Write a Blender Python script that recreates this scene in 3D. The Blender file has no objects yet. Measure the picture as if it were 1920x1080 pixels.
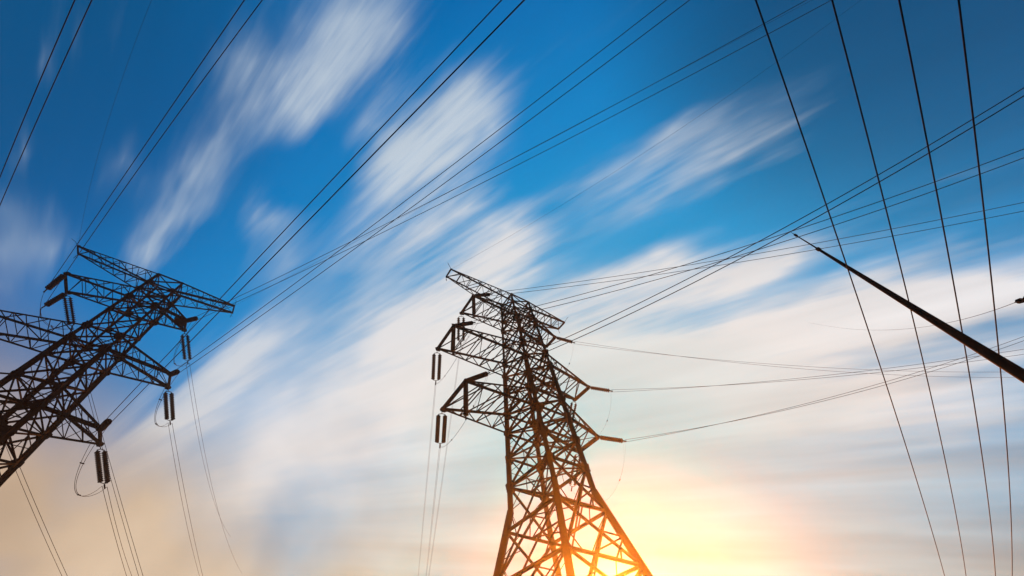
import bpy, bmesh, math, random
from mathutils import Vector, Matrix

random.seed(7)
SC = bpy.context.scene
COL = SC.collection
R = math.radians


def lin(c):
    return tuple((x / 255 / 12.92) if x / 255 <= 0.04045 else ((x / 255 + 0.055) / 1.055) ** 2.4 for x in c)


# ------------------------------------------------------------------ camera
cam_d = bpy.data.cameras.new("camera")
cam = bpy.data.objects.new("camera", cam_d)
COL.objects.link(cam)
cam.location = (0, 0, 0)
cam.rotation_euler = (math.pi / 2 + 0.9303, 0, 0)
cam_d.sensor_width = 36
cam_d.lens = 12.943
cam_d.shift_x = 0.04554
cam_d.shift_y = 0.01757
cam_d.clip_start = 0.05
cam_d.clip_end = 6000
SC.camera = cam

# ------------------------------------------------------------------ exposure
EXPO = 2.0
SC.view_settings.view_transform = 'Standard'
SC.view_settings.look = 'None'
SC.view_settings.gamma = 1
SC.view_settings.exposure = EXPO
SKY_K = 1.0 / (2 ** EXPO)

# ------------------------------------------------------------------ sun
SUN_AZ, SUN_EL = R(71.0), R(13.0)
sd = bpy.data.lights.new("sun", 'SUN')
sd.energy = 5.0
sd.angle = R(0.5)
sd.color = (1.0, 0.27, 0.025)
sun = bpy.data.objects.new("sun", sd)
COL.objects.link(sun)
SUN_DIR = Vector((math.cos(SUN_EL) * math.cos(SUN_AZ), math.cos(SUN_EL) * math.sin(SUN_AZ), math.sin(SUN_EL)))
sun.rotation_euler = SUN_DIR.to_track_quat('Z', 'Y').to_euler()

# ------------------------------------------------------------------ sky
world = bpy.data.worlds.new("World")
SC.world = world
world.use_nodes = True
NT = world.node_tree
NT.nodes.clear()


def N(t, **kw):
    n = NT.nodes.new(t)
    for k, v in kw.items():
        setattr(n, k, v)
    return n


def L(a, b):
    NT.links.new(a, b)


def math_(op, a, b=None, c=None, clamp=False):
    n = N('ShaderNodeMath', operation=op, use_clamp=clamp)
    for i, x in enumerate((a, b, c)):
        if x is None:
            continue
        if isinstance(x, (int, float)):
            n.inputs[i].default_value = x
        else:
            L(x, n.inputs[i])
    return n.outputs[0]


def vmath(op, a, b=None):
    n = N('ShaderNodeVectorMath', operation=op)
    for i, x in enumerate((a, b)):
        if x is None:
            continue
        if isinstance(x, (tuple, Vector)):
            n.inputs[i].default_value = tuple(x)
        else:
            L(x, n.inputs[i])
    return n


def ramp(val, stops, interp='LINEAR'):
    n = N('ShaderNodeValToRGB')
    cr = n.color_ramp
    cr.interpolation = interp
    while len(cr.elements) < len(stops):
        cr.elements.new(0.5)
    for e, (p, c) in zip(cr.elements, stops):
        e.position = p
        e.color = (*c, 1)
    L(val, n.inputs[0])
    return n.outputs[0]


def maprange(v, a, b, c=0.0, d=1.0, smooth=True):
    n = N('ShaderNodeMapRange')
    n.interpolation_type = 'SMOOTHSTEP' if smooth else 'LINEAR'
    L(v, n.inputs[0])
    for i, x in zip((1, 2, 3, 4), (a, b, c, d)):
        n.inputs[i].default_value = x
    return n.outputs[0]


def mixc(f, a, b):
    n = N('ShaderNodeMix', data_type='RGBA')
    L(f, n.inputs[0]) if not isinstance(f, float) else setattr(n.inputs[0], 'default_value', f)
    for x, i in ((a, 6), (b, 7)):
        if isinstance(x, tuple):
            n.inputs[i].default_value = (*x, 1)
        else:
            L(x, n.inputs[i])
    return n.outputs[2]


def direction(az, el):
    az, el = R(az), R(el)
    return Vector((math.cos(el) * math.cos(az), math.cos(el) * math.sin(az), math.sin(el)))


# direction the clouds drift along: every streak of this long-exposure sky runs towards it
WIND = direction(139.2, 14.5)
WX = WIND.cross(Vector((0, 0, 1))).normalized()
WY = WIND.cross(WX).normalized()
if WY.z < 0:
    WY = -WY
tc = N('ShaderNodeTexCoord')
V = vmath('NORMALIZE', tc.outputs['Generated']).outputs[0]
dw = vmath('DOT_PRODUCT', V, WIND).outputs['Value']
dx = vmath('DOT_PRODUCT', V, WX).outputs['Value']
dy = vmath('DOT_PRODUCT', V, WY).outputs['Value']
theta = math_('ARCCOSINE', dw)
phi = math_('ARCTAN2', dx, dy)


def streak_noise(kphi, kth, detail, rough, off=0.0):
    cb = N('ShaderNodeCombineXYZ')
    L(math_('MULTIPLY', phi, kphi), cb.inputs[0])
    L(math_('MULTIPLY', theta, kth), cb.inputs[1])
    cb.inputs[2].default_value = off
    n = N('ShaderNodeTexNoise')
    n.inputs['Scale'].default_value = 1.0
    n.inputs['Detail'].default_value = detail
    n.inputs['Roughness'].default_value = rough
    L(cb.outputs[0], n.inputs['Vector'])
    return n


# warp of the cloud outlines, stronger along the drift than across it
nz = streak_noise(9.0, 3.2, 3.0, 0.55, 3.1)
wv = vmath('SUBTRACT', nz.outputs['Color'], (0.5, 0.5, 0.5)).outputs[0]
ws = N('ShaderNodeVectorMath', operation='SCALE')
L(wv, ws.inputs[0])
ws.inputs['Scale'].default_value = 0.13
VW = vmath('ADD', V, ws.outputs[0]).outputs[0]

# cloud masses: azimuth, elevation, half length along the drift, half width across it, weight
CLOUDS = [[-175.8, 76.3, 0.156, 0.054, 0.62],
          [166.6, 71.0, 0.124, 0.059, 0.75],
          [-173.4, 81.3, 0.115, 0.038, 0.35],
          [160.2, 66.8, 0.07, 0.039, 0.5],
          [173.4, 62.7, 0.063, 0.028, 0.3],
          [164.0, 62.3, 0.102, 0.041, 0.32],
          [161.2, 56.0, 0.123, 0.035, 0.34],
          [157.4, 51.0, 0.1, 0.029, 0.4],
          [152.2, 46.2, 0.088, 0.03, 0.45],
          [150.7, 43.4, 0.054, 0.026, 0.5],
          [162.1, 46.0, 0.061, 0.024, 0.42],
          [162.3, 37.2, 0.054, 0.04, 0.32],
          [157.0, 36.6, 0.048, 0.022, 0.45],
          [158.4, 34.5, 0.055, 0.035, 0.3],
          [155.4, 31.8, 0.055, 0.029, 0.3],
          [176.7, 47.2, 0.029, 0.009, 0.3],
          [168.5, 41.7, 0.032, 0.012, 0.4],
          [178.0, 50.4, 0.052, 0.012, 0.12],
          [94.5, 83.0, 0.071, 0.039, 0.5],
          [114.1, 74.3, 0.157, 0.074, 0.68],
          [124.5, 71.9, 0.092, 0.055, 0.6],
          [98.9, 79.0, 0.101, 0.061, 0.45],
          [71.9, 78.6, 0.074, 0.049, 0.45],
          [141.6, 73.8, 0.075, 0.045, 0.25],
          [143.0, 54.9, 0.068, 0.046, 0.95],
          [135.3, 52.7, 0.114, 0.047, 0.4],
          [119.5, 61.0, 0.165, 0.053, 0.4],
          [103.7, 64.4, 0.155, 0.052, 0.5],
          [92.6, 67.4, 0.098, 0.041, 0.4],
          [75.4, 64.3, 0.104, 0.05, 0.9],
          [82.2, 60.0, 0.085, 0.04, 0.55],
          [71.6, 58.1, 0.084, 0.035, 0.3],
          [21.6, 55.9, 0.153, 0.05, 0.45],
          [33.0, 60.9, 0.161, 0.055, 0.42],
          [47.0, 65.1, 0.145, 0.065, 0.36],
          [15.7, 52.1, 0.086, 0.028, 0.3],
          [15.4, 48.4, 0.05, 0.012, 0.25],
          [21.5, 60.9, 0.048, 0.016, 0.25],
          [12.1, 35.2, 0.051, 0.011, 0.28],
          [42.5, 49.7, 0.144, 0.035, 0.95],
          [35.5, 43.5, 0.123, 0.027, 0.95],
          [29.0, 40.6, 0.049, 0.013, 0.45],
          [36.0, 35.3, 0.186, 0.041, 0.75],
          [26.8, 30.7, 0.124, 0.034, 1.0],
          [20.9, 28.7, 0.064, 0.027, 1.0],
          [47.9, 38.5, 0.215, 0.065, 0.6],
          [25.7, 24.0, 0.049, 0.011, 0.35],
          [55.4, 49.0, 0.113, 0.04, 0.35],
          [104.8, 51.0, 0.169, 0.064, 0.8],
          [89.0, 53.6, 0.13, 0.065, 0.7],
          [130.8, 39.9, 0.123, 0.043, 0.7],
          [123.9, 42.5, 0.073, 0.039, 0.4],
          [131.4, 34.9, 0.102, 0.042, 0.7],
          [132.3, 28.2, 0.095, 0.039, 0.7],
          [112.2, 37.6, 0.226, 0.08, 0.75],
          [91.4, 41.3, 0.24, 0.153, 0.85],
          [116.5, 29.4, 0.165, 0.06, 0.5],
          [67.4, 37.5, 0.208, 0.115, 0.9],
          [49.6, 31.0, 0.281, 0.074, 0.75],
          [36.5, 27.0, 0.159, 0.031, 0.55],
          [46.7, 21.7, 0.241, 0.029, 0.4],
          [33.7, 21.9, 0.118, 0.022, 0.35],
          [31.8, 28.8, 0.081, 0.012, -0.25],
          [23.9, 26.7, 0.046, 0.01, -0.45],
          [29.5, 24.6, 0.09, 0.012, -0.3],
          [65.0, 32.5, 0.515, 0.202, 0.55],
          [105.2, 30.6, 0.375, 0.148, 0.35],
          [74.2, 48.4, 0.281, 0.099, 0.35],
          [114.1, 24.0, 0.281, 0.064, 0.35],
          [41.7, 31.7, 0.266, 0.081, 0.35],
          [124.2, 49.2, 0.155, 0.052, 0.12],
          [124.6, 56.1, 0.107, 0.052, 0.15],
          [124.3, 34.5, 0.097, 0.037, 0.1],
          [145.2, 61.4, 0.138, 0.044, -0.4],
          [61.6, 64.7, 0.092, 0.027, -0.3],
          [21.0, 45.4, 0.151, 0.037, -0.45],
          [8.3, 44.7, 0.142, 0.072, -0.35],
          [10.9, 64.5, 0.265, 0.065, -0.3],
          [122.2, 53.3, 0.08, 0.026, -0.15],
          [143.3, 48.1, 0.07, 0.031, -0.2]]
acc = None
for az, el, hl, hw, wt in CLOUDS:
    c = direction(az, el)
    t = (WIND - c * WIND.dot(c)).normalized()
    b = c.cross(t)
    m = Matrix((t, b, c)).transposed()
    mp = N('ShaderNodeMapping', vector_type='TEXTURE')
    mp.inputs['Location'].default_value = c
    mp.inputs['Rotation'].default_value = m.to_euler()
    mp.inputs['Scale'].default_value = (hl * 2.5, hw * 2.9, 0.9)
    L(VW, mp.inputs['Vector'])
    g = N('ShaderNodeTexGradient', gradient_type='QUADRATIC_SPHERE')
    L(mp.outputs[0], g.inputs[0])
    acc = math_('MULTIPLY_ADD', g.outputs['Fac'], wt * 1.16, acc if acc is not None else 0.0)

def iso_noise(scale, off):
    n = N('ShaderNodeTexNoise')
    n.inputs['Scale'].default_value = scale
    n.inputs['Detail'].default_value = 3
    n.inputs['Roughness'].default_value = 0.5
    L(vmath('ADD', V, (off, off * 0.7, 0.0)).outputs[0], n.inputs['Vector'])
    return n.outputs['Fac']


# right at the vanishing point of the drift the streaks are seen end-on and turn into soft patches
far_side = maprange(theta, 0.35, 1.0)


def streaky(kphi, kth, detail, rough, off, iso=3.5):
    n = N('ShaderNodeMix', data_type='FLOAT')
    L(far_side, n.inputs[0])
    L(iso_noise(iso, off), n.inputs[2])
    L(streak_noise(kphi, kth, detail, rough, off).outputs['Fac'], n.inputs[3])
    return n.outputs[0]


fine = streak_noise(46.0, 3.0, 4.0, 0.6, 0.0).outputs['Fac']
mid = streaky(14.0, 3.0, 3.0, 0.55, 7.7)
fade = maprange(theta, 0.45, 1.1, 0.0, 0.95)
mod = math_('ADD', math_('MULTIPLY', math_('SUBTRACT', fine, 0.5), fade), math_('MULTIPLY_ADD', mid, 0.9, 0.42))      # about 0.85
wisp = streaky(26.0, 2.4, 4.0, 0.6, 21.3)
broad = streak_noise(5.0, 2.0, 2.0, 0.5, 12.9).outputs['Fac']
veil = math_('MULTIPLY', maprange(broad, 0.40, 0.72), maprange(wisp, 0.36, 0.78))
dens = math_('MULTIPLY', acc, mod)
dens = math_('ADD', dens, math_('MULTIPLY', veil, 0.24))
dens = math_('ADD', dens, math_('MULTIPLY', math_('SUBTRACT', mid, 0.55), 0.4))
cloud = math_('MULTIPLY', maprange(dens, 0.05, 1.2), 0.95)

# clear sky by angle from the sun, dusty towards the horizon
sa = math_('MULTIPLY', math_('ARCCOSINE', vmath('DOT_PRODUCT', V, SUN_DIR).outputs['Value']), 1 / R(120))
A = lambda deg: deg / 120
NEAR = [(0.0, (0.0, 0.0, 0.60)), (A(7), (0.0, 0.06, 0.58)), (A(12), (0.0, 0.48, 0.63)), (A(15), (0.0, 0.61, 0.67)), (A(18), (0.10, 0.63, 0.67))]
clear = ramp(sa, NEAR + [(A(21), (0.24, 0.56, 0.62)), (A(28), (0.33, 0.58, 0.68)), (A(37), lin((112, 178, 214))), (A(46), lin((4, 153, 209))),
                         (A(62), lin((0, 133, 199))), (A(80), lin((0, 106, 174))), (A(105), lin((0, 92, 146)))])
cloudc = ramp(sa, NEAR + [(A(21), (0.27, 0.62, 0.66)), (A(28), (0.62, 0.73, 0.72)), (A(37), (0.82, 0.80, 0.77)), (A(50), lin((228, 227, 228))),
                          (A(65), lin((198, 210, 221))), (A(100), lin((160, 182, 206)))])
duskc = ramp(sa, NEAR[:2] + [(A(12), (0.02, 0.26, 0.53)), (A(15), (0.12, 0.50, 0.54)), (A(21), (0.30, 0.58, 0.51)), (A(31), (0.66, 0.61, 0.44)), (A(45), lin((216, 199, 174))),
                             (A(70), lin((196, 170, 144))), (1.0, lin((120, 110, 105)))])
# the blue deepens towards two parts of the sky, high in the east and high in the west
for dvec, amt in ((direction(-12, 46), 0.58), (direction(-172, 44), 0.32)):
    dd_ = vmath('DOT_PRODUCT', V, dvec).outputs['Value']
    k_ = maprange(dd_, math.cos(R(31)), math.cos(R(4)), 1.0, 1.0 - amt)
    vs_ = vmath('SCALE', clear)
    L(k_, vs_.inputs['Scale'])
    clear = vs_.outputs[0]
sepz = N('ShaderNodeSeparateXYZ')
L(V, sepz.inputs[0])
low = maprange(math_('MULTIPLY_ADD', sepz.outputs[0], 0.12, sepz.outputs[2]), 0.15, 0.50, 1.0, 0.0)
east = maprange(sepz.outputs[0], 0.45, 0.92, 1.0, 0.38)
dk = vmath('SCALE', duskc)
L(east, dk.inputs['Scale'])
c0 = mixc(cloud, clear, cloudc)
lowm = math_('MULTIPLY', low, math_('MULTIPLY_ADD', mid, 1.9, -0.02), clamp=True)
cm = mixc(lowm, c0, dk.outputs[0])
# thin bands of brighter and duller cloud, strongest low down
band = streaky(17.0, 1.5, 3.0, 0.6, 33.3, 5.0)
bs = math_('MULTIPLY_ADD', math_('SUBTRACT', band, 0.5), math_('MULTIPLY', maprange(sepz.outputs[2], 0.1, 0.75, 1.5, 0.15), maprange(theta, 0.15, 0.7, 0.6, 1.0)), 1.0)
vb = vmath('SCALE', cm)
L(bs, vb.inputs['Scale'])
c1 = vb.outputs[0]
bg1 = N('ShaderNodeBackground')
bg1.inputs[1].default_value = SKY_K
L(c1, bg1.inputs[0])
wo = N('ShaderNodeOutputWorld')
L(bg1.outputs[0], wo.inputs[0])
world.cycles.sampling_method = 'MANUAL'
world.cycles.sample_map_resolution = 512


# ------------------------------------------------------------------ materials
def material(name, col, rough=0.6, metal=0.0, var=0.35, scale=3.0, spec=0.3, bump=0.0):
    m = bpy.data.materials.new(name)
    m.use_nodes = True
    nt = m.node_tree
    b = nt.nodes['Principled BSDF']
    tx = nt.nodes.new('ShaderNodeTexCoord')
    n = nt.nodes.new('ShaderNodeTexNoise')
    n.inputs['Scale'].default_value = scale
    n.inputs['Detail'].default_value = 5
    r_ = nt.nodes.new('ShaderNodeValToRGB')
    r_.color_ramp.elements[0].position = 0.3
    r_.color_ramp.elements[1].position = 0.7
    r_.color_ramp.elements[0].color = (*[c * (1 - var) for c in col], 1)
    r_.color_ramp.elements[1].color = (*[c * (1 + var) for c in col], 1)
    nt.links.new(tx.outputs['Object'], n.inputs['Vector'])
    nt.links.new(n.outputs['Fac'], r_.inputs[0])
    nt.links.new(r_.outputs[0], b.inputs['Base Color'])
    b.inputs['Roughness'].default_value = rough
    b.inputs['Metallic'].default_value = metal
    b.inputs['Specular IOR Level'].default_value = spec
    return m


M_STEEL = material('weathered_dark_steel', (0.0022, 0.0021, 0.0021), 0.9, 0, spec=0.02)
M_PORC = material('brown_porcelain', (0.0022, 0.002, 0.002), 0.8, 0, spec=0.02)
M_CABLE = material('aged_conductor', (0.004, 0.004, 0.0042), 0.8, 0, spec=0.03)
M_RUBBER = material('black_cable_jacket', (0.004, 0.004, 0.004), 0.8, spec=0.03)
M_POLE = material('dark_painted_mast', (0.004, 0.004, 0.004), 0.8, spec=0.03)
M_GROUND = material('dry_grass_ground', (0.07, 0.075, 0.03), 0.95, var=0.6, scale=0.4, spec=0.1)
M_CONC = material('footing_concrete', (0.25, 0.24, 0.22), 0.9, var=0.2)


# ------------------------------------------------------------------ mesh helpers
def bar(bm, a, b, w, t=None, up=None):
    """steel angle (L section) from a to b, leg width w, leg thickness t"""
    a, b = Vector(a), Vector(b)
    d = b - a
    if d.length < 1e-4:
        return
    d.normalize()
    t = t or max(0.012, w * 0.16)
    up = Vector(up) if up is not None else Vector((0, 0, 1))
    if abs(d.dot(up)) > 0.97:
        up = Vector((1, 0, 0))
    x = d.cross(up).normalized()
    y = x.cross(d)
    h = w / 2
    prof = [(-h, -h), (h, -h), (h, -h + t), (-h + t, -h + t), (-h + t, h), (-h, h)]
    v0 = [bm.verts.new(a + x * p + y * q) for p, q in prof]
    v1 = [bm.verts.new(b + x * p + y * q) for p, q in prof]
    n = len(prof)
    for i in range(n):
        j = (i + 1) % n
        bm.faces.new((v0[i], v0[j], v1[j], v1[i]))
    bm.faces.new(v0[::-1])
    bm.faces.new(v1)


def box(bm, c, x, y, z, sx, sy, sz):
    c = Vector(c)
    vs = []
    for i in (-1, 1):
        for j in (-1, 1):
            for k in (-1, 1):
                vs.append(bm.verts.new(c + x * (i * sx / 2) + y * (j * sy / 2) + z * (k * sz / 2)))
    for f in ((0, 1, 3, 2), (4, 6, 7, 5), (0, 4, 5, 1), (2, 3, 7, 6), (0, 2, 6, 4), (1, 5, 7, 3)):
        bm.faces.new([vs[i] for i in f])


def plate(bm, c, n, r, t=0.03, sides=8, rot=0.3, ar=1.0):
    """gusset plate: irregular polygon normal to n"""
    c, n = Vector(c), Vector(n).normalized()
    up = Vector((0, 0, 1)) if abs(n.z) < 0.9 else Vector((1, 0, 0))
    x = n.cross(up).normalized()
    y = n.cross(x)
    f0, f1 = [], []
    for i in range(sides):
        a = rot + 2 * math.pi * i / sides
        rr = r * random.uniform(0.82, 1.12)
        p = c + x * (math.cos(a) * rr * ar) + y * (math.sin(a) * rr)
        f0.append(bm.verts.new(p - n * t / 2))
        f1.append(bm.verts.new(p + n * t / 2))
    bm.faces.new(f0[::-1])
    bm.faces.new(f1)
    for i in range(sides):
        j = (i + 1) % sides
        bm.faces.new((f0[i], f0[j], f1[j], f1[i]))


def frame_of(d):
    d = d.normalized()
    up = Vector((0, 0, 1)) if abs(d.z) < 0.95 else Vector((1, 0, 0))
    x = d.cross(up).normalized()
    return x, x.cross(d)


def tube(bm, pts, r, seg=6, caps=True):
    """round rod through pts; r a number or one per point"""
    rings = []
    n = len(pts)
    for i, p in enumerate(pts):
        d = (pts[min(i + 1, n - 1)] - pts[max(i - 1, 0)])
        x, y = frame_of(d)
        rr = r[i] if isinstance(r, (list, tuple)) else r
        rings.append([bm.verts.new(p + x * (math.cos(2 * math.pi * k / seg) * rr) + y * (math.sin(2 * math.pi * k / seg) * rr)) for k in range(seg)])
    for a, b in zip(rings[:-1], rings[1:]):
        for k in range(seg):
            j = (k + 1) % seg
            bm.faces.new((a[k], a[j], b[j], b[k]))
    if caps:
        bm.faces.new(rings[0][::-1])
        bm.faces.new(rings[-1])


def obj(name, bm, mat, parent=None, smooth=False):
    me = bpy.data.meshes.new(name)
    bmesh.ops.recalc_face_normals(bm, faces=bm.faces)
    bm.to_mesh(me)
    bm.free()
    me.materials.append(mat)
    if smooth:
        for p in me.polygons:
            p.use_smooth = True
    o = bpy.data.objects.new(name, me)
    COL.objects.link(o)
    if parent is not None:
        o.parent = parent
    return o


def tag(o, label=None, cat=None, group=None, kind=None):
    for k, v in (('label', label), ('category', cat), ('group', group), ('kind', kind)):
        if v:
            o[k] = v
    return o


def thing(name, label, cat, loc=(0, 0, 0), rot=(0, 0, 0), group=None):
    o = bpy.data.objects.new(name, None)
    COL.objects.link(o)
    o.location = loc
    o.rotation_euler = rot
    o.empty_display_size = 0.5
    return tag(o, label, cat, group)


def copy_tree(o, parent=None):
    kids = [c for c in SC.objects if c.parent == o]
    c = o.copy()
    COL.objects.link(c)
    c.parent = parent
    for k in kids:
        copy_tree(k, c)
    return c


# ------------------------------------------------------------------ ground
bm = bmesh.new()
NG = 80
for_v = {}
for i in range(NG + 1):
    for j in range(NG + 1):
        x = -1 + 2 * i / NG
        y = -1 + 2 * j / NG
        X = 94 * x
        Y = 43 + 87 * y
        t = min(1, max(0, (-8 - X) / 24))
        Z = -1.6 - 2.52 * t * t * (3 - 2 * t)
        for_v[i, j] = bm.verts.new((X, Y, Z))
for i in range(NG):
    for j in range(NG):
        bm.faces.new((for_v[i, j], for_v[i + 1, j], for_v[i + 1, j + 1], for_v[i, j + 1]))
tag(obj('ground', bm, M_GROUND, smooth=True), kind='structure')

# ------------------------------------------------------------------ lattice tower
# local frame: x along the cross-arms, y along the line (towards +y = away from the viewer), z up from the footing
G0 = 1.6                     # footing below eye level
ZK, ZT = 15.671 + G0, 45.0 + G0
B0, BK, BT = (5.868, 6.78), (2.11, 3.244), (1.541, 1.305)   # half sizes at eye level, kink, top


def half(z):
    ze = z - G0
    if z < ZK:
        t = ze / (ZK - G0)
        return B0[0] + (BK[0] - B0[0]) * t, B0[1] + (BK[1] - B0[1]) * t
    t = (z - ZK) / (ZT - ZK)
    return BK[0] + (BT[0] - BK[0]) * t, BK[1] + (BT[1] - BK[1]) * t


def corner(sx, sy, z):
    hx, hy = half(z)
    return Vector((sx * hx, sy * hy, z))


H1, H2, H3, H0 = 39.42 + G0, 31.25 + G0, 23.49 + G0, 45.0 + G0
UP1, UP2, UP3, LO0 = H1 + 1.9, H2 + 2.1, H3 + 2.3, H0 - 2.0
LOW = [G0 + 1.4, G0 + 6.0, G0 + 10.1, G0 + 14.0, G0 + 17.8]
HIGH = [G0 + 17.8, G0 + 20.7, H3, UP3, H3 + 5.1, H2, UP2, H2 + 5.2, H1, UP1, LO0, H0]
ARMS = [   # z tip, z upper root, x left tip, y half left, x right tip, y half right, panels
    (H1, UP1, 8.34, 1.67, 5.43, 1.06, 5),
    (H2, UP2, 11.21, 2.04, 8.49, 1.41, 6),
    (H3, UP3, 9.93, 2.45, 6.91, 1.62, 5),
]


def lerp(a, b, t):
    return a + (b - a) * t


def build_tower():
    root = thing('transmission_tower', 'x', 'transmission tower')
    # legs
    for sx in (-1, 1):
        for sy in (-1, 1):
            bm = bmesh.new()
            for z0, z1, w in ((0.0, ZK, 0.50), (ZK, H2, 0.43), (H2, H0, 0.29)):
                a, b = corner(sx, sy, z0), corner(sx, sy, z1)
                bar(bm, a, b, w, 0.05, up=(-sx, -sy, 0.01))
                # back-to-back second angle: heavy cruciform lower leg
                if z0 < H3:
                    bar(bm, a + Vector((-sx * .03, -sy * .03, 0)), b + Vector((-sx * .03, -sy * .03, 0)), w * 0.92, 0.05, up=(sx, sy, 0.01))
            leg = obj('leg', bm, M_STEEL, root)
            bm = bmesh.new()
            c = corner(sx, sy, 0)
            box(bm, (c.x, c.y, -0.15), Vector((1, 0, 0)), Vector((0, 1, 0)), Vector((0, 0, 1)), 1.3, 1.3, 0.9)
            obj('footing', bm, M_CONC, leg)
            # gusset plates at the panel points
            for z in LOW[1:] + HIGH[1:-1]:
                p = corner(sx, sy, z)
                big = z in (H3, UP3, H2, UP2, LOW[-1], HIGH[1], H1)
                bm = bmesh.new()
                r = 0.58 if big else 0.40
                plate(bm, p + Vector((-sx * 0.12, sy * 0.05, 0)), (0, 1, 0), r, 0.04)
                plate(bm, p + Vector((sx * 0.05, -sy * 0.12, 0)), (1, 0, 0), r, 0.04)
                obj('gusset_plate', bm, M_STEEL, leg)
    # face bracing, one mesh per face
    faces = {'x': [((-1, s), (1, s)) for s in (-1, 1)], 'y': [((s, 1), (s, -1)) for s in (-1, 1)]}
    for key, fl in faces.items():
        for A_, B_ in fl:
            bm = bmesh.new()
            nrm = Vector((0, A_[1], 0)) if key == 'x' else Vector((A_[0], 0, 0))
            lo = [0.3] + LOW
            P = lambda s, z: corner(s[0], s[1], z)
            for i in range(1, len(lo)):
                za, zb = lo[i - 1], lo[i]
                bar(bm, P(A_, zb), P(B_, zb), 0.21, up=nrm)
                # one-panel diagonal, falling towards B
                a, b = P(A_, zb), P(B_, za)
                bar(bm, a, b, 0.18, up=nrm)
                # two-panel diagonal, falling towards A
                zc = lo[i - 2] if i >= 2 else None
                if zc is not None:
                    bar(bm, P(B_, zb), P(A_, zc), 0.19, up=nrm)
                else:
                    bar(bm, P(B_, zb), P(A_, za), 0.19, up=nrm)
                # redundant members
                m1, m2 = lerp(a, b, 0.5), lerp(a, b, 0.76)
                l1 = P(B_, lerp(zb, za, 0.5))
                bar(bm, m1, l1, 0.10, up=nrm)
                bar(bm, m2, l1, 0.10, up=nrm)
                bar(bm, m1, P(B_, zb), 0.07, up=nrm)
                bar(bm, m2, lerp(P(A_, za), P(B_, za), 0.72), 0.10, up=nrm)
                l2 = P(A_, lerp(zb, za, 0.55))
                bar(bm, lerp(a, b, 0.27), l2, 0.07, up=nrm)
                bar(bm, l2, lerp(P(A_, za), P(B_, za), 0.22), 0.07, up=nrm)
            for i in range(1, len(HIGH)):
                za, zb = HIGH[i - 1], HIGH[i]
                w = 0.165 if zb < H2 + 0.1 else 0.14
                bar(bm, P(A_, zb), P(B_, zb), w + 0.01, up=nrm)
                bar(bm, P(A_, za), P(B_, zb), w, up=nrm)
                bar(bm, P(B_, za), P(A_, zb), w, up=nrm)
                if zb - za > 2.6:
                    mid_ = (P(A_, za) + P(B_, zb) + P(B_, za) + P(A_, zb)) / 4
                    bar(bm, mid_, P(A_, (za + zb) / 2), 0.06, up=nrm)
                    bar(bm, mid_, P(B_, (za + zb) / 2), 0.06, up=nrm)
                    bar(bm, mid_, (P(A_, za) + P(B_, za)) / 2, 0.06, up=nrm)
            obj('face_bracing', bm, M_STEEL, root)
    # horizontal diaphragms
    for z in (LOW[1], LOW[3], LOW[4], H3, UP3, H2, UP2, H1, UP1, LO0):
        bm = bmesh.new()
        a, b, c, d = (corner(-1, -1, z), corner(1, -1, z), corner(1, 1, z), corner(-1, 1, z))
        w = 0.10
        if z < LOW[4]:
            ms = [(a + b) / 2, (b + c) / 2, (c + d) / 2, (d + a) / 2]
            for i in range(4):
                bar(bm, ms[i], ms[(i + 1) % 4], w)
        else:
            bar(bm, a, c, w)
            bar(bm, b, d, w)
        obj('diaphragm', bm, M_STEEL, root)

    def arm(name, side, z_tip, z_lo, z_up, x_tip, y_tip, n, wch, wlace):
        top = bmesh.new()
        hub = {}
        for sy in (-1, 1):
            lo, up = corner(side, sy, z_lo), corner(side, sy, z_up)
            tip = Vector((side * x_tip, sy * y_tip, z_tip))
            hub[sy] = (lo, up, tip)
        # parent mesh: the lacing of the arm; the chords, end beam and plates are its children
        bm = bmesh.new()
        for sy in (-1, 1):
            lo, up, tip = hub[sy]
            for k in range(n):
                t0, t1 = k / n, (k + 1) / n
                tm = (t0 + t1) / 2
                bar(bm, lerp(lo, tip, t0), lerp(up, tip, tm), wlace)
                bar(bm, lerp(up, tip, tm), lerp(lo, tip, t1), wlace)
        for which in (0, 1):
            for k in range(n):
                t0, t1 = k / n, (k + 1) / n
                a0, a1 = lerp(hub[-1][which], hub[-1][2], t0), lerp(hub[-1][which], hub[-1][2], t1)
                b0, b1 = lerp(hub[1][which], hub[1][2], t0), lerp(hub[1][which], hub[1][2], t1)
                if which == 0:
                    bar(bm, a0, b1, wlace * 1.1)
                else:
                    (bar(bm, a0, b1, wlace) if k % 2 else bar(bm, b0, a1, wlace))
                if k:
                    bar(bm, a0, b0, wlace * 1.1)
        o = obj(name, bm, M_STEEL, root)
        for sy in (-1, 1):
            lo, up, tip = hub[sy]
            ends = {'lo': lo, 'up': up}
            for q, src in ends.items():
                heavy = (sy < 0 and q == 'lo') or (sy > 0 and q == 'up')
                bm = bmesh.new()
                bar(bm, src, tip, wch * (1.0 if heavy else 0.62), up=(0, sy, 0.2))
                obj('chord', bm, M_STEEL, o)
            bm = bmesh.new()
            e = Vector((side, 0, 0))
            plate(bm, tip - e * 0.12, (0, 1, 0), 0.30 if y_tip > 1 else 0.16, 0.07, ar=1.3)
            plate(bm, tip - e * 0.06 + Vector((0, 0, -0.05)), (0, 0, 1), 0.27 if y_tip > 1 else 0.15, 0.05)
            obj('tip_plate', bm, M_STEEL, o)
        bm = bmesh.new()
        bar(bm, hub[-1][2], hub[1][2], wch * 0.85, 0.06)
        if y_tip > 1:
            bar(bm, hub[-1][2] + Vector((0, 0, -0.18)), hub[1][2] + Vector((0, 0, -0.18)), wch * 0.7, 0.05)
        obj('end_beam', bm, M_STEEL, o)
        return o

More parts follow.
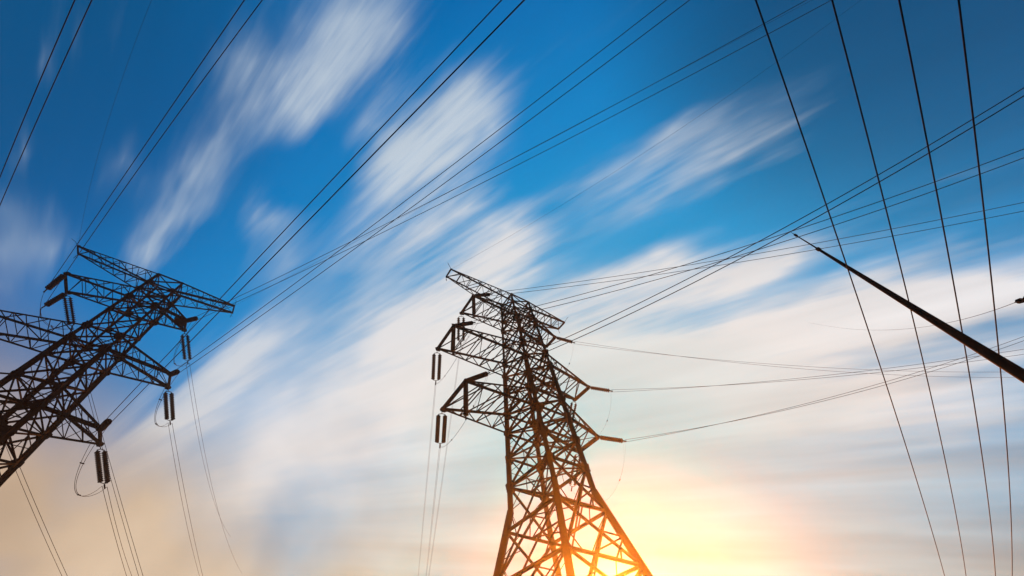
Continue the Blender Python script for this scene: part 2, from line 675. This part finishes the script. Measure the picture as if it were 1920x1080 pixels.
    for z, zu, xl, yl, xr, yr, n in ARMS:
        arm('cross_arm', -1, z, z, zu, xl, yl, n - 1, 0.30, 0.08)
        arm('cross_arm', 1, z, z, zu, xr, yr, n - 2, 0.28, 0.08)
    arm('ground_wire_arm', -1, H0, LO0, H0, 11.35, 0.75, 6, 0.23, 0.07)
    arm('ground_wire_arm', 1, H0, LO0, H0, 8.83, 0.79, 5, 0.23, 0.07)
    return root


def add_panel(T):
    # flat panel in place of clustered strings and plates on the top right arm
    a = [o for o in T.children if o.name.startswith('cross_arm')][1]
    bm = bmesh.new()
    box(bm, (4.7, -0.55, H1 - 0.25), Vector((1, 0, 0)), Vector((0, 1, 0)), Vector((0, 0, 1)), 1.25, 1.15, 0.12)
    box(bm, (4.7, -0.55, H1 - 0.02), Vector((1, 0, 0)), Vector((0, 1, 0)), Vector((0, 0, 1)), 0.3, 1.5, 0.30)
    obj('string_cluster_panel', bm, M_STEEL, a)


def tip_world(T, k, side, near):
    """world position of an arm tip; near: the tip on the viewer's side"""
    if k == 0:
        z, x, y = H0, (11.35 if side < 0 else 8.83), (0.75 if side < 0 else 0.79)
    else:
        a = ARMS[k - 1]
        z = a[0]
        x, y = (a[2], a[3]) if side < 0 else (a[4], a[5])
    bpy.context.view_layer.update()
    return T.matrix_world @ Vector((side * x, -y if near else y, z))


TM = build_tower()
TM['label'] = 'tall steel lattice tower standing in the orange sun glow with six cross-arms'
TM.location = (7.532, 33.16, -G0)
TM.rotation_euler = (0, 0, 0.5070)
TM['group'] = 'steel lattice transmission towers'
TL = copy_tree(TM)
TL.location = (-40.781, 28.053, -G0 - 2.52)
TL.rotation_euler = (0, 0, 0.5310)
TL.scale = (0.944, 0.944, 1)
add_panel(TL)
TL['label'] = 'black lattice tower leaning in from the left edge, its foot out of sight'

# ------------------------------------------------------------------ insulator strings
DISC_PITCH = 0.22


def disc_stack(bm, a, b, r, seg=12):
    d = (b - a)
    L_ = d.length
    d.normalize()
    x, y = frame_of(d)
    n = max(6, int(L_ / DISC_PITCH))
    step = L_ / n
    prof = []
    for i in range(n):
        s = i * step
        prof += [(s, 0.10), (s + step * 0.36, 0.11), (s + step * 0.55, r * 0.85), (s + step * 0.66, r), (s + step * 0.82, r * 0.96), (s + step * 0.90, 0.11)]
    prof.append((L_, 0.05))
    rings = [[bm.verts.new(a + d * s + x * (math.cos(2 * math.pi * k / seg) * q) + y * (math.sin(2 * math.pi * k / seg) * q)) for k in range(seg)] for s, q in prof]
    for p, q in zip(rings[:-1], rings[1:]):
        for k in range(seg):
            j = (k + 1) % seg
            bm.faces.new((p[k], p[j], q[j], q[k]))
    bm.faces.new(rings[0][::-1])
    bm.faces.new(rings[-1])


def insulator(a, b, label, gap=0.6, r=0.19, double=True, group=None, lead=0.35, tail=0.35, cat='insulator'):
    """string from the tower fitting a to the conductor clamp b"""
    a, b = Vector(a), Vector(b)
    d = (b - a).normalized()
    x = d.cross(Vector((0, 0, 1)))
    x = x.normalized() if x.length > 0.05 else Vector((1, 0, 0))
    root = thing('insulator_string', label, cat, loc=a, group=group)
    o = Vector((0, 0, 0))
    e = b - a
    s0, s1 = d * lead, e - d * tail
    lanes = (-gap / 2, gap / 2) if double else (0.0,)
    for g in lanes:
        bm = bmesh.new()
        disc_stack(bm, s0 + x * g, s1 + x * g, r)
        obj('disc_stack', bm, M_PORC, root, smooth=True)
    if double:
        for s, p in ((s0, o), (s1, e)):
            bm = bmesh.new()
            dd = d if p is o else -d
            tube(bm, [s - x * gap / 2, s - x * gap / 2 - dd * 0.1, s - dd * 0.2, s + x * gap / 2 - dd * 0.1, s + x * gap / 2], 0.04, 5)
            tube(bm, [s - dd * 0.2, p], 0.035, 5)
            obj('yoke', bm, M_STEEL, root)
    else:
        for s, p in ((s0, o), (s1, e)):
            bm = bmesh.new()
            tube(bm, [s, p], 0.045, 5)
            obj('shackle', bm, M_STEEL, root)
    bm = bmesh.new()
    tube(bm, [e - d * 0.2, e + d * 0.25], 0.07, 6)
    obj('clamp', bm, M_STEEL, root)
    return root


# ------------------------------------------------------------------ conductors
WK = 0.0009
WIRES = {
    "M1La": {"S": [[3.147, 26.14, 37.8], [3.182, 26.579, 37.8]], "az": [-0.29704, -0.28627], "s": [-0.22079, -0.21819], "T": [51.6, 52.9], "k": [0.001841, 0.001788]}, 
    "M2La": {"S": [[0.842, 24.093, 29.717], [0.873, 24.532, 29.717]], "az": [-0.44391, -0.4357], "s": [-0.20605, -0.22082], "T": [45.2, 45.2], "k": [0.003096, 0.003447]}, 
    "M3La": {"S": [[1.945, 23.692, 22.251], [2.006, 24.128, 22.251]], "az": [-0.6335, -0.71114], "s": [-0.09897, -0.20447], "T": [39.3, 37.0], "k": [0.003717, 0.004504]}, 
    "M1Ra": {"S": [[14.717, 34.285, 37.39], [14.807, 33.854, 37.39]], "az": [0.00131, 0.03181], "s": [-0.20759, -0.21363], "T": [59.9, 61.3], "k": [0.002065, 0.002242]}, 
    "M2Ra": {"S": [[17.548, 35.034, 29.543], [17.572, 34.595, 29.543]], "az": [-0.31101, -0.27747], "s": [-0.19842, -0.20696], "T": [40.4, 40.4], "k": [0.002204, 0.00245]}, 
    "M3Ra": {"S": [[16.054, 33.484, 21.736], [16.096, 33.046, 21.736]], "az": [-0.27895, -0.26958], "s": [0.01532, -0.00755], "T": [41.6, 41.6], "k": [0.002605, 0.00297]}, 
    "L1La": {"S": [[-46.72, 23.108, 33.851], [-48.361, 25.301, 33.81]], "az": [-0.62263, -0.64037], "s": [-0.16016, -0.15906], "T": [46.4, 49.0], "k": [1e-06, 0.00118]}, 
    "L1Ra": {"S": [[-33.248, 28.15, 35.489], [-33.125, 28.572, 35.489]], "az": [-0.44411, -0.4566], "s": [-0.01063, -0.0759], "T": [75.1, 73.5], "k": [0.001653, 0.001626]}, 
    "L2Ra": {"S": [[-30.744, 28.785, 27.177], [-30.491, 29.146, 27.177]], "az": [-0.60085, -0.60086], "s": [0.01021, -0.02429], "T": [58.4, 58.4], "k": [0.001734, 0.00164]}, 
    "L3Ra": {"S": [[-31.74, 27.486, 20.021], [-31.456, 27.822, 20.021]], "az": [-0.70909, -0.70874], "s": [0.02652, -0.08654], "T": [47.7, 47.7], "k": [0.0, 0.0]}, 
    "M2Lv": {"S": [[-3.588, 33.538, 29.679], [-3.468, 33.551, 29.679]], "az": [1.67974, 1.67974], "s": [-0.05147, -0.05147], "k": [0.0009, 0.0009], "T": [0, 0]}, 
    "M3Lv": {"S": [[-2.694, 34.511, 21.992], [-2.575, 34.523, 21.992]], "az": [1.67213, 1.67213], "s": [-0.01786, -0.01786], "k": [0.0009, 0.0009], "T": [0, 0]}, 
    "M1Lv": {"S": [[-0.677, 34.527, 37.617], [-0.559, 34.544, 37.617]], "az": [1.71163, 1.71163], "s": [-0.41409, -0.41409], "k": [0.0009, 0.0009], "T": [0, 0]}, 
    "L1Rv": {"S": [[-37.268, 35.364, 34.884], [-36.854, 35.511, 34.884]], "az": [1.94752, 1.87697], "s": [0.05698, -0.03322], "k": [0.0009, 0.0009], "T": [0, 0]}, 
    "L2Rv": {"S": [[-35.325, 37.267, 26.797], [-34.899, 37.376, 26.797]], "az": [1.86177, 1.7648], "s": [-0.10556, -0.2183], "k": [0.0009, 0.0009], "T": [0, 0]}, 
    "L3Rv": {"S": [[-36.426, 36.528, 18.811], [-36.019, 36.696, 18.811]], "az": [1.87495, 2.0093], "s": [-0.13991, -0.00238], "k": [0.0009, 0.0009], "T": [0, 0]}, 
    "L2Lv": {"S": [[-51.101, 28.226, 26.907], [-50.661, 28.237, 26.907]], "az": [1.67365, 1.49219], "s": [-0.31841, -0.44053], "k": [0.0009, 0.0009], "T": [0, 0]}, 
    "L1Lv": {"S": [[-48.402, 29.204, 34.556], [-47.993, 29.042, 34.556]], "az": [1.24375, 1.14085], "s": [-0.72646, -0.79464], "k": [0.0009, 0.0009], "T": [0, 0]}, 
    "L2La": {"S": [[-46.68, 19.004, 28.093], [-46.405, 19.347, 28.093]], "az": [-0.63485, -0.657], "s": [-0.16561, -0.11224], "T": [38.2, 38.2], "k": [0.0009, 0.000688]}, 
    "LgL": {"S": [[-49.674, 22.111, 42.461]], "az": [-0.84567], "s": [-0.13038], "k": [0.004284], "T": [37.0]}, 
    "LgR": {"S": [[-33.158, 31.578, 42.461]], "az": [-0.50137], "s": [-0.05072], "k": [-3e-06], "T": [73.5]}, 
    "MgL": {"S": [[-2.087, 27.047, 45.0]], "az": [-0.6112], "s": [-0.11941], "k": [0.003653], "T": [55.6]}
}


def span(S, az, s, k, T, n=70, t0=0.0):
    S = Vector(S)
    out = []
    for i in range(n + 1):
        t = t0 + (T - t0) * (i / n) ** 1.25
        out.append(S + Vector((t * math.cos(az), t * math.sin(az), s * t + k * t * t)))
    return out


def cable(name, paths, r, label, cat='power line', group=None, mat=None):
    mat = mat or M_CABLE
    root = thing(name, label, cat, loc=paths[0][0], group=group)
    o = paths[0][0]
    for p in paths:
        bm = bmesh.new()
        tube(bm, [q - o for q in p], r, 6)
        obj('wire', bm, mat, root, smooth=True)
    return root


CG = 'twin conductors strung from the towers'
INFO = {
    # key: (tower, arm, side, near, length, label of conductor, label of string, double)
    'M1La': (TM, 1, -1, 1, 120, 'twin wires off the glowing tower top left arm, lowest of three pairs rising right', 'insulator string pointing right from the glowing tower top left arm'),
    'M2La': (TM, 2, -1, 1, 45, 'twin wires off the glowing tower middle left arm, middle of three pairs rising right', 'insulator string pointing right from the glowing tower middle left arm'),
    'M3La': (TM, 3, -1, 1, 45, 'twin wires off the glowing tower lowest left arm, steepest pair rising to the right', 'insulator string pointing right from the glowing tower lowest left arm'),
    'M1Ra': (TM, 1, 1, 1, 110, 'twin wires dipping right from the glowing tower top right arm', 'ribbed insulator string pointing right from the glowing tower top right arm'),
    'M2Ra': (TM, 2, 1, 1, 110, 'twin wires running nearly level from the glowing tower middle right arm', 'ribbed insulator string pointing right from the glowing tower middle right arm'),
    'M3Ra': (TM, 3, 1, 1, 80, 'twin wires rising right from the glowing tower lowest right arm', 'ribbed insulator string pointing right from the glowing tower lowest right arm'),
    'L1La': (TL, 1, -1, 1, 60, 'twin wires rising past the left tip of the black tower top beam', 'x'),
    'L2La': (TL, 2, -1, 1, 60, 'twin wires crossing the top left corner of the picture', 'insulator string beyond the left edge on the black tower middle left arm'),
    'L1Ra': (TL, 1, 1, 1, 60, 'twin wires from the black tower top right arm, flattest pair crossing overhead', 'short thick insulator string beside the panel on the black tower top right arm'),
    'L2Ra': (TL, 2, 1, 1, 60, 'twin wires from the black tower middle right arm, crossing the flattest overhead pair', 'stubby insulator string at the near tip of the black tower middle right arm'),
    'L3Ra': (TL, 3, 1, 1, 60, 'twin wires from the black tower lowest right arm, steepest of its overhead right pairs', 'stubby insulator string at the near tip of the black tower lowest right arm'),
    'M1Lv': (TM, 1, -1, 0, 76, 'faint twin wires dropping between the hanging insulators and leg of the glowing tower', 'insulator pair behind the glowing tower top left arm'),
    'M2Lv': (TM, 2, -1, 0, 76, 'faint twin wires dropping from the glowing tower middle left arm, farthest left', 'double insulator string hanging from the glowing tower middle left arm'),
    'M3Lv': (TM, 3, -1, 0, 76, 'twin wires dropping from the glowing tower lowest left arm to the bottom edge', 'double insulator string hanging from the glowing tower lowest left arm'),
    'L1Lv': (TL, 1, -1, 0, 76, 'faint twin wires passing behind the black tower towards the bottom edge', 'double ribbed insulator string hanging from the black tower top left arm'),
    'L2Lv': (TL, 2, -1, 0, 76, 'twin wires in the bottom left corner emerging below the black tower leg', 'insulator string hanging beyond the left edge from the black tower'),
    'L1Rv': (TL, 1, 1, 0, 98, 'faint twin wires hanging from the black tower top right arm', 'double ribbed insulator string hanging from the black tower top right arm'),
    'L2Rv': (TL, 2, 1, 0, 76, 'twin wires hanging from the black tower middle right arm', 'double ribbed insulator string hanging from the black tower middle right arm'),
    'L3Rv': (TL, 3, 1, 0, 76, 'twin wires hanging from the black tower lowest right arm', 'double ribbed insulator string hanging from the black tower lowest right arm'),
}
ENDS = {}
for key, (T, k, side, near, Tm, lc, ls) in INFO.items():
    W = WIRES[key]
    tip = tip_world(T, k, side, near)
    S = [Vector(s) for s in W['S']]
    paths = []
    for i in range(2):
        p = span(S[i], W['az'][i], W['s'][i], W['k'][i], W['T'][i] + 10 if W['T'][i] else Tm)
        paths.append([q for q in p if -1 < q.z < 50])
    fade = key[-1] == 'v'
    cable('twin_conductor', paths, (0.014 if key[0] == 'M' else 0.022) if fade else ((0.027 if key[2:4] == 'La' else 0.017) if key[0] == 'M' else 0.026), lc, group=CG)
    mid_ = (S[0] + S[1]) / 2
    ENDS[key] = (S[0], S[1])
    if key == 'L1La':
        r0 = tip_world(T, k, side, True)
        r1 = tip_world(T, k, side, False)
        insulator(r0, S[0], 'upper of two thick insulator strings reaching down left from the black tower', double=False, r=0.31, group='insulator strings')
        insulator(r1, S[1], 'lower of two thick insulator strings reaching down left from the black tower', double=False, r=0.31, group='insulator strings')
    elif fade:
        insulator(tip + Vector((0, 0, -0.15)), mid_, ls, gap=0.68, r=0.235, lead=0.55, tail=0.5, group='insulator strings')
        # short bridles from the clamp to both wires
    else:
        insulator(tip + Vector((0, 0, -0.1)), mid_, ls, double=False, r=0.30 if key in ('L1Ra', 'L2Ra', 'L3Ra') else 0.24, group='insulator strings', lead=0.2, tail=0.2)

# ground wires
W = WIRES['LgL']
cable('ground_wire', [span(W['S'][0], W['az'][0], W['s'][0], W['k'][0], W['T'][0] + 10)], 0.011, 'thin single ground wire rising from the left tip of the black tower top beam', cat='ground wire', group='thin ground wires')
W = WIRES['LgR']
cable('ground_wire', [span(W['S'][0], W['az'][0], W['s'][0], W['k'][0], W['T'][0] + 10)], 0.010, 'thin single wire running between the flattest twin wires from the black tower', cat='ground wire', group='thin ground wires')
W = WIRES['MgL']
cable('ground_wire', [[q for q in span(W['S'][0], W['az'][0], W['s'][0], W['k'][0], W['T'][0] + 10)]], 0.011, 'very thin single wire rising to the top edge above the feathery cloud, joining no pair', cat='ground wire', group='thin ground wires')

# jumper loops and hanging jumper strings
JUMP = [('M1La', 'M1Lv', TM, 1, -1, 1.8), ('M2La', 'M2Lv', TM, 2, -1, 1.8), ('M3La', 'M3Lv', TM, 3, -1, 1.8),
        ('M1Ra', None, TM, 1, 1, 3.0), ('M2Ra', 'M2Rv', TM, 2, 1, 3.4), ('M3Ra', 'M3Rv', TM, 3, 1, 3.4),
        ('L1La', 'L1Lv', TL, 1, -1, 1.6), ('L1Ra', 'L1Rv', TL, 1, 1, 3.0), ('L2Ra', 'L2Rv', TL, 2, 1, 2.5), ('L3Ra', 'L3Rv', TL, 3, 1, 3.0), ('L2La', 'L2Lv', TL, 2, -1, 3.0)]
JL = {'M1La': 'top left arm of the glowing tower', 'M2La': 'middle left arm of the glowing tower', 'M3La': 'lowest left arm of the glowing tower',
      'M1Ra': 'top right arm of the glowing tower', 'M2Ra': 'middle right arm of the glowing tower', 'M3Ra': 'lowest right arm of the glowing tower',
      'L1La': 'top left arm of the black tower', 'L1Ra': 'top right arm of the black tower', 'L2Ra': 'middle right arm of the black tower',
      'L3Ra': 'lowest right arm of the black tower', 'L2La': 'left arm of the black tower beyond the edge'}
# strings and wires behind the right-hand arms of the glowing tower
for key, k, px_end, lab in (('M2Rv', 2, (13.72, 40.9, 28.3), 'double insulator string hanging against the leg from the glowing tower middle right arm'),
                            ('M3Rv', 3, (12.6, 40.2, 20.5), 'double insulator string hanging within the orange lattice from the lowest right arm'),
                            ('M1Rv', 1, (12.0, 39.6, 37.2), 'double insulator string hidden in the lattice behind the top right arm')):
    tip = tip_world(TM, k, 1, False)
    e = tip + Vector((-0.25, 0.68, -0.72)).normalized() * 4.1
    insulator(tip, e, lab, gap=0.6, r=0.19, lead=0.5, tail=0.45, group='insulator strings')
    pd = Vector((1, 0.1, 0)) * 0.05
    ENDS[key] = (e + pd, e - pd)

for ka, kv, T, k, side, sag in JUMP:
    kv = kv or 'M1Rv'
    A_, B_ = ENDS[ka], ENDS[kv]
    paths = []
    for i in (0, 1):
        a, b = A_[i], B_[i]
        bow = T.matrix_world.to_3x3() @ Vector((side * 0.15, 0, 0))
        if T is TL and side > 0:
            bow = T.matrix_world.to_3x3() @ Vector((-0.35, 0, 0))
        p = []
        for j in range(33):
            t = j / 32
            f = 4 * t * (1 - t)
            c_ = (lerp(A_[0], B_[0], t) + lerp(A_[1], B_[1], t)) / 2
            p.append(c_ + (lerp(a, b, t) - c_) * (1 - 0.75 * f) + Vector((0, 0, -sag)) * f ** 0.75 + bow * f)
        paths.append(p)
    j = cable('jumper_cable', paths, (0.0035 if side > 0 else 0.009) if T is TM else 0.019, 'slack jumper loop under the ' + JL[ka], cat='jumper cable', group='jumper loops under the arms')
    bm = bmesh.new()
    for q in (8, 22):
        c = (paths[0][q] + paths[1][q]) / 2 - paths[0][0]
        dd = (paths[1][q] - paths[0][q])
        tube(bm, [c - dd * 0.9, c + dd * 0.9], 0.05, 5)
    obj('spacer', bm, M_STEEL, j)
for k, nm in ((1, 'top'), (2, 'middle'), (3, 'lowest')):
    tip = tip_world(TM, k, -1, True)
    insulator(tip + Vector((0, 0, -0.1)), tip + Vector((0, 0, -4.1)), 'insulator string hanging plumb from the glowing tower %s left arm tip' % nm, double=False, r=0.24, group='insulator strings', lead=0.15, tail=0.2)

# small bird-spike fittings on the top beam tips
for T, nm in ((TM, 'glowing'), (TL, 'black')):
    for side in (-1, 1):
        for near in (True, False):
            tp = tip_world(T, 0, side, near)
            bm = bmesh.new()
            o = Vector((0, 0, 0))
            if near:
                tube(bm, [o, o + Vector((0.3 * side, -0.5, 0.25)), o + Vector((0.45 * side, -0.9, 0.2))], 0.03, 4)
            else:
                tube(bm, [o, o + Vector((0, 0.05, -0.55)), o + Vector((0.05, 0.1, -0.9))], 0.035, 4)
                tube(bm, [o + Vector((0, 0.05, -0.5)), o + Vector((0.12, 0.3, -0.5))], 0.03, 4)
            f = obj('wire_clamp_fitting', bm, M_STEEL)
            f.location = tp
            tag(f, 'clamp fitting at the %s %s tip of the %s tower top beam' % ('near' if near else 'far', 'left' if side < 0 else 'right', nm), 'clamp', 'clamp fittings on the top beams')

# ------------------------------------------------------------------ low-voltage line in the foreground
FG = [(4.3421, -0.1032, 0.0010, 'leftmost'), (5.3637, -0.1004, 0.0012, 'second from the left'), (6.2055, -0.1115, 0.0012, 'third from the left'), (7.0145, -0.0984, 0.0010, 'rightmost')]
AZ = R(50)
D_ = Vector((math.cos(AZ), math.sin(AZ), 0))
N_ = Vector((math.sin(AZ), -math.cos(AZ), 0))
for off, s, k, nm in FG:
    o = N_ * off + Vector((0, 0, 9))
    f = lambda t: o + D_ * t + Vector((0, 0, s * t + k * t * t))
    pts = [f(-22 + 126 * (i / 105)) for i in range(106)]
    c = cable('overhead_cable', [pts], 0.014, '%s of four black cables running top to bottom on the right' % nm, cat='cable', group='four near cables on the right')
    if nm.startswith('second'):
        bm = bmesh.new()
        q = [f(t) - pts[0] for t in (-3.6, -3.3, -2.9, -2.3, -1.6, -1.2, -1.0)]
        tube(bm, q, [0.03, 0.06, 0.055, 0.07, 0.06, 0.05, 0.026], 7)
        obj('splice_sleeve', bm, M_RUBBER, c)

# ------------------------------------------------------------------ tapered mast at the right
PAZ = R(26.3)
PD = 12.0
px, py = PD * math.cos(PAZ), PD * math.sin(PAZ)
mast = thing('lightning_mast', 'black tapered mast leaning in from the right edge with a needle tip', 'mast', loc=(px, py, -1.6))
zt = PD * math.tan(R(43.35)) + 1.6
zj1 = PD * math.tan(R(42.5)) + 1.6
zj2 = PD * math.tan(R(39.9)) + 1.6
bm = bmesh.new()
tube(bm, [Vector((0, 0, z)) for z in (0, 3, 6.5, 9, zj2)], [0.18, 0.143, 0.102, 0.066, 0.034], 24)
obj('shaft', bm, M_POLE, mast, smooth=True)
bm = bmesh.new()
tube(bm, [Vector((0, 0, z)) for z in (zj2 - .05, zj1)], [0.022, 0.015], 10)
obj('upper_rod', bm, M_POLE, mast, smooth=True)
bm = bmesh.new()
tube(bm, [Vector((0, 0, z)) for z in (zj1, zt)], [0.010, 0.004], 8)
obj('needle', bm, M_POLE, mast, smooth=True)
for z, r in ((zj2, 0.055), (zj1, 0.035)):
    bm = bmesh.new()
    tube(bm, [Vector((0, 0, z + q)) for q in (-0.07, -0.05, 0.04, 0.06)], [0.03, r, r, 0.02], 12)
    obj('collar', bm, M_POLE, mast, smooth=True)
bm = bmesh.new()
tube(bm, [Vector((0, 0, z)) for z in (0, 0.05, 0.051, 0.3)], [0.4, 0.4, 0.24, 0.2], 16)
obj('base_flange', bm, M_POLE, mast)


# ------------------------------------------------------------------ stay wire and strain insulator at the right edge
def hz(v, D):
    return Vector(v) * D


ia = hz((0.9297, 0.3683, 0.5031), 20)
ib = hz((0.9310, 0.3649, 0.5000), 20.0)
ib = ia + (hz((0.9345, 0.356, 0.4985), 19.6) - ia)
far = lerp(ia, hz((0.7600, 0.6500, 0.7700), 55), 0.42)
bm = bmesh.new()
pts = [lerp(ia, far, i / 40) + Vector((0, 0, -1.2 * 4 * (i / 40) * (1 - i / 40))) - ia for i in range(41)]
w = thing('stay_wire', 'hair-thin wire reaching left from the small insulators at the right edge', 'wire', loc=ia)
tube(bm, pts, [0.008 - 0.004 * i / 40 for i in range(41)], 4)
obj('wire', bm, M_CABLE, w)
si = thing('strain_insulator', 'small knobbly insulators on a thin wire at the right edge above the mast', 'insulator', loc=ia)
d = (ib - ia)
bm = bmesh.new()
tube(bm, [d * 0.0, d * 1.3, d * 2.6], 0.014, 5)
tube(bm, [d * 0.1, d * 0.6 + Vector((0, 0, -0.12)), d * 1.4 + Vector((0, 0, -0.26)), d * 2.6 + Vector((0, 0, -0.4))], 0.011, 5)
obj('tie_wire', bm, M_CABLE, si)


def lump(c, r):
    bm = bmesh.new()
    x, y = frame_of(d)
    dn = d.normalized()
    n = 9
    pts = [c + dn * (r * 2.4 * (i / (n - 1) - 0.5)) for i in range(n)]
    tube(bm, pts, [r * q for q in (0.35, 0.8, 1.0, 0.72, 0.6, 0.95, 1.05, 0.75, 0.3)], 10)
    return bm


obj('porcelain_knob', lump(d * 0.45, 0.085), M_PORC, si, smooth=True)
obj('porcelain_knob', lump(d * 1.15, 0.10), M_PORC, si, smooth=True)
obj('porcelain_knob', lump(d * 1.35 + Vector((0, 0, -0.26)), 0.07), M_PORC, si, smooth=True)

# ------------------------------------------------------------------ haze volume added so scattered sunlight stands in for the lens flare
bm = bmesh.new()
box(bm, (0, 43, 0), Vector((1, 0, 0)), Vector((0, 1, 0)), Vector((0, 0, 1)), 192, 178, 1)
for v in bm.verts:
    v.co.z = -5.2 if v.co.z < 0 else 51.0
hm = bpy.data.materials.new('flare_haze')
hm.use_nodes = True
hn = hm.node_tree
hn.nodes.clear()
ho = hn.nodes.new('ShaderNodeOutputMaterial')
pv = hn.nodes.new('ShaderNodeVolumePrincipled')
pv.inputs['Color'].default_value = (1.0, 0.85, 0.68, 1)
pv.inputs['Density'].default_value = 0.0007
pv.inputs['Anisotropy'].default_value = 0.885
hn.links.new(pv.outputs[0], ho.inputs['Volume'])
hz_o = obj('haze', bm, hm)
tag(hz_o, kind='stuff')
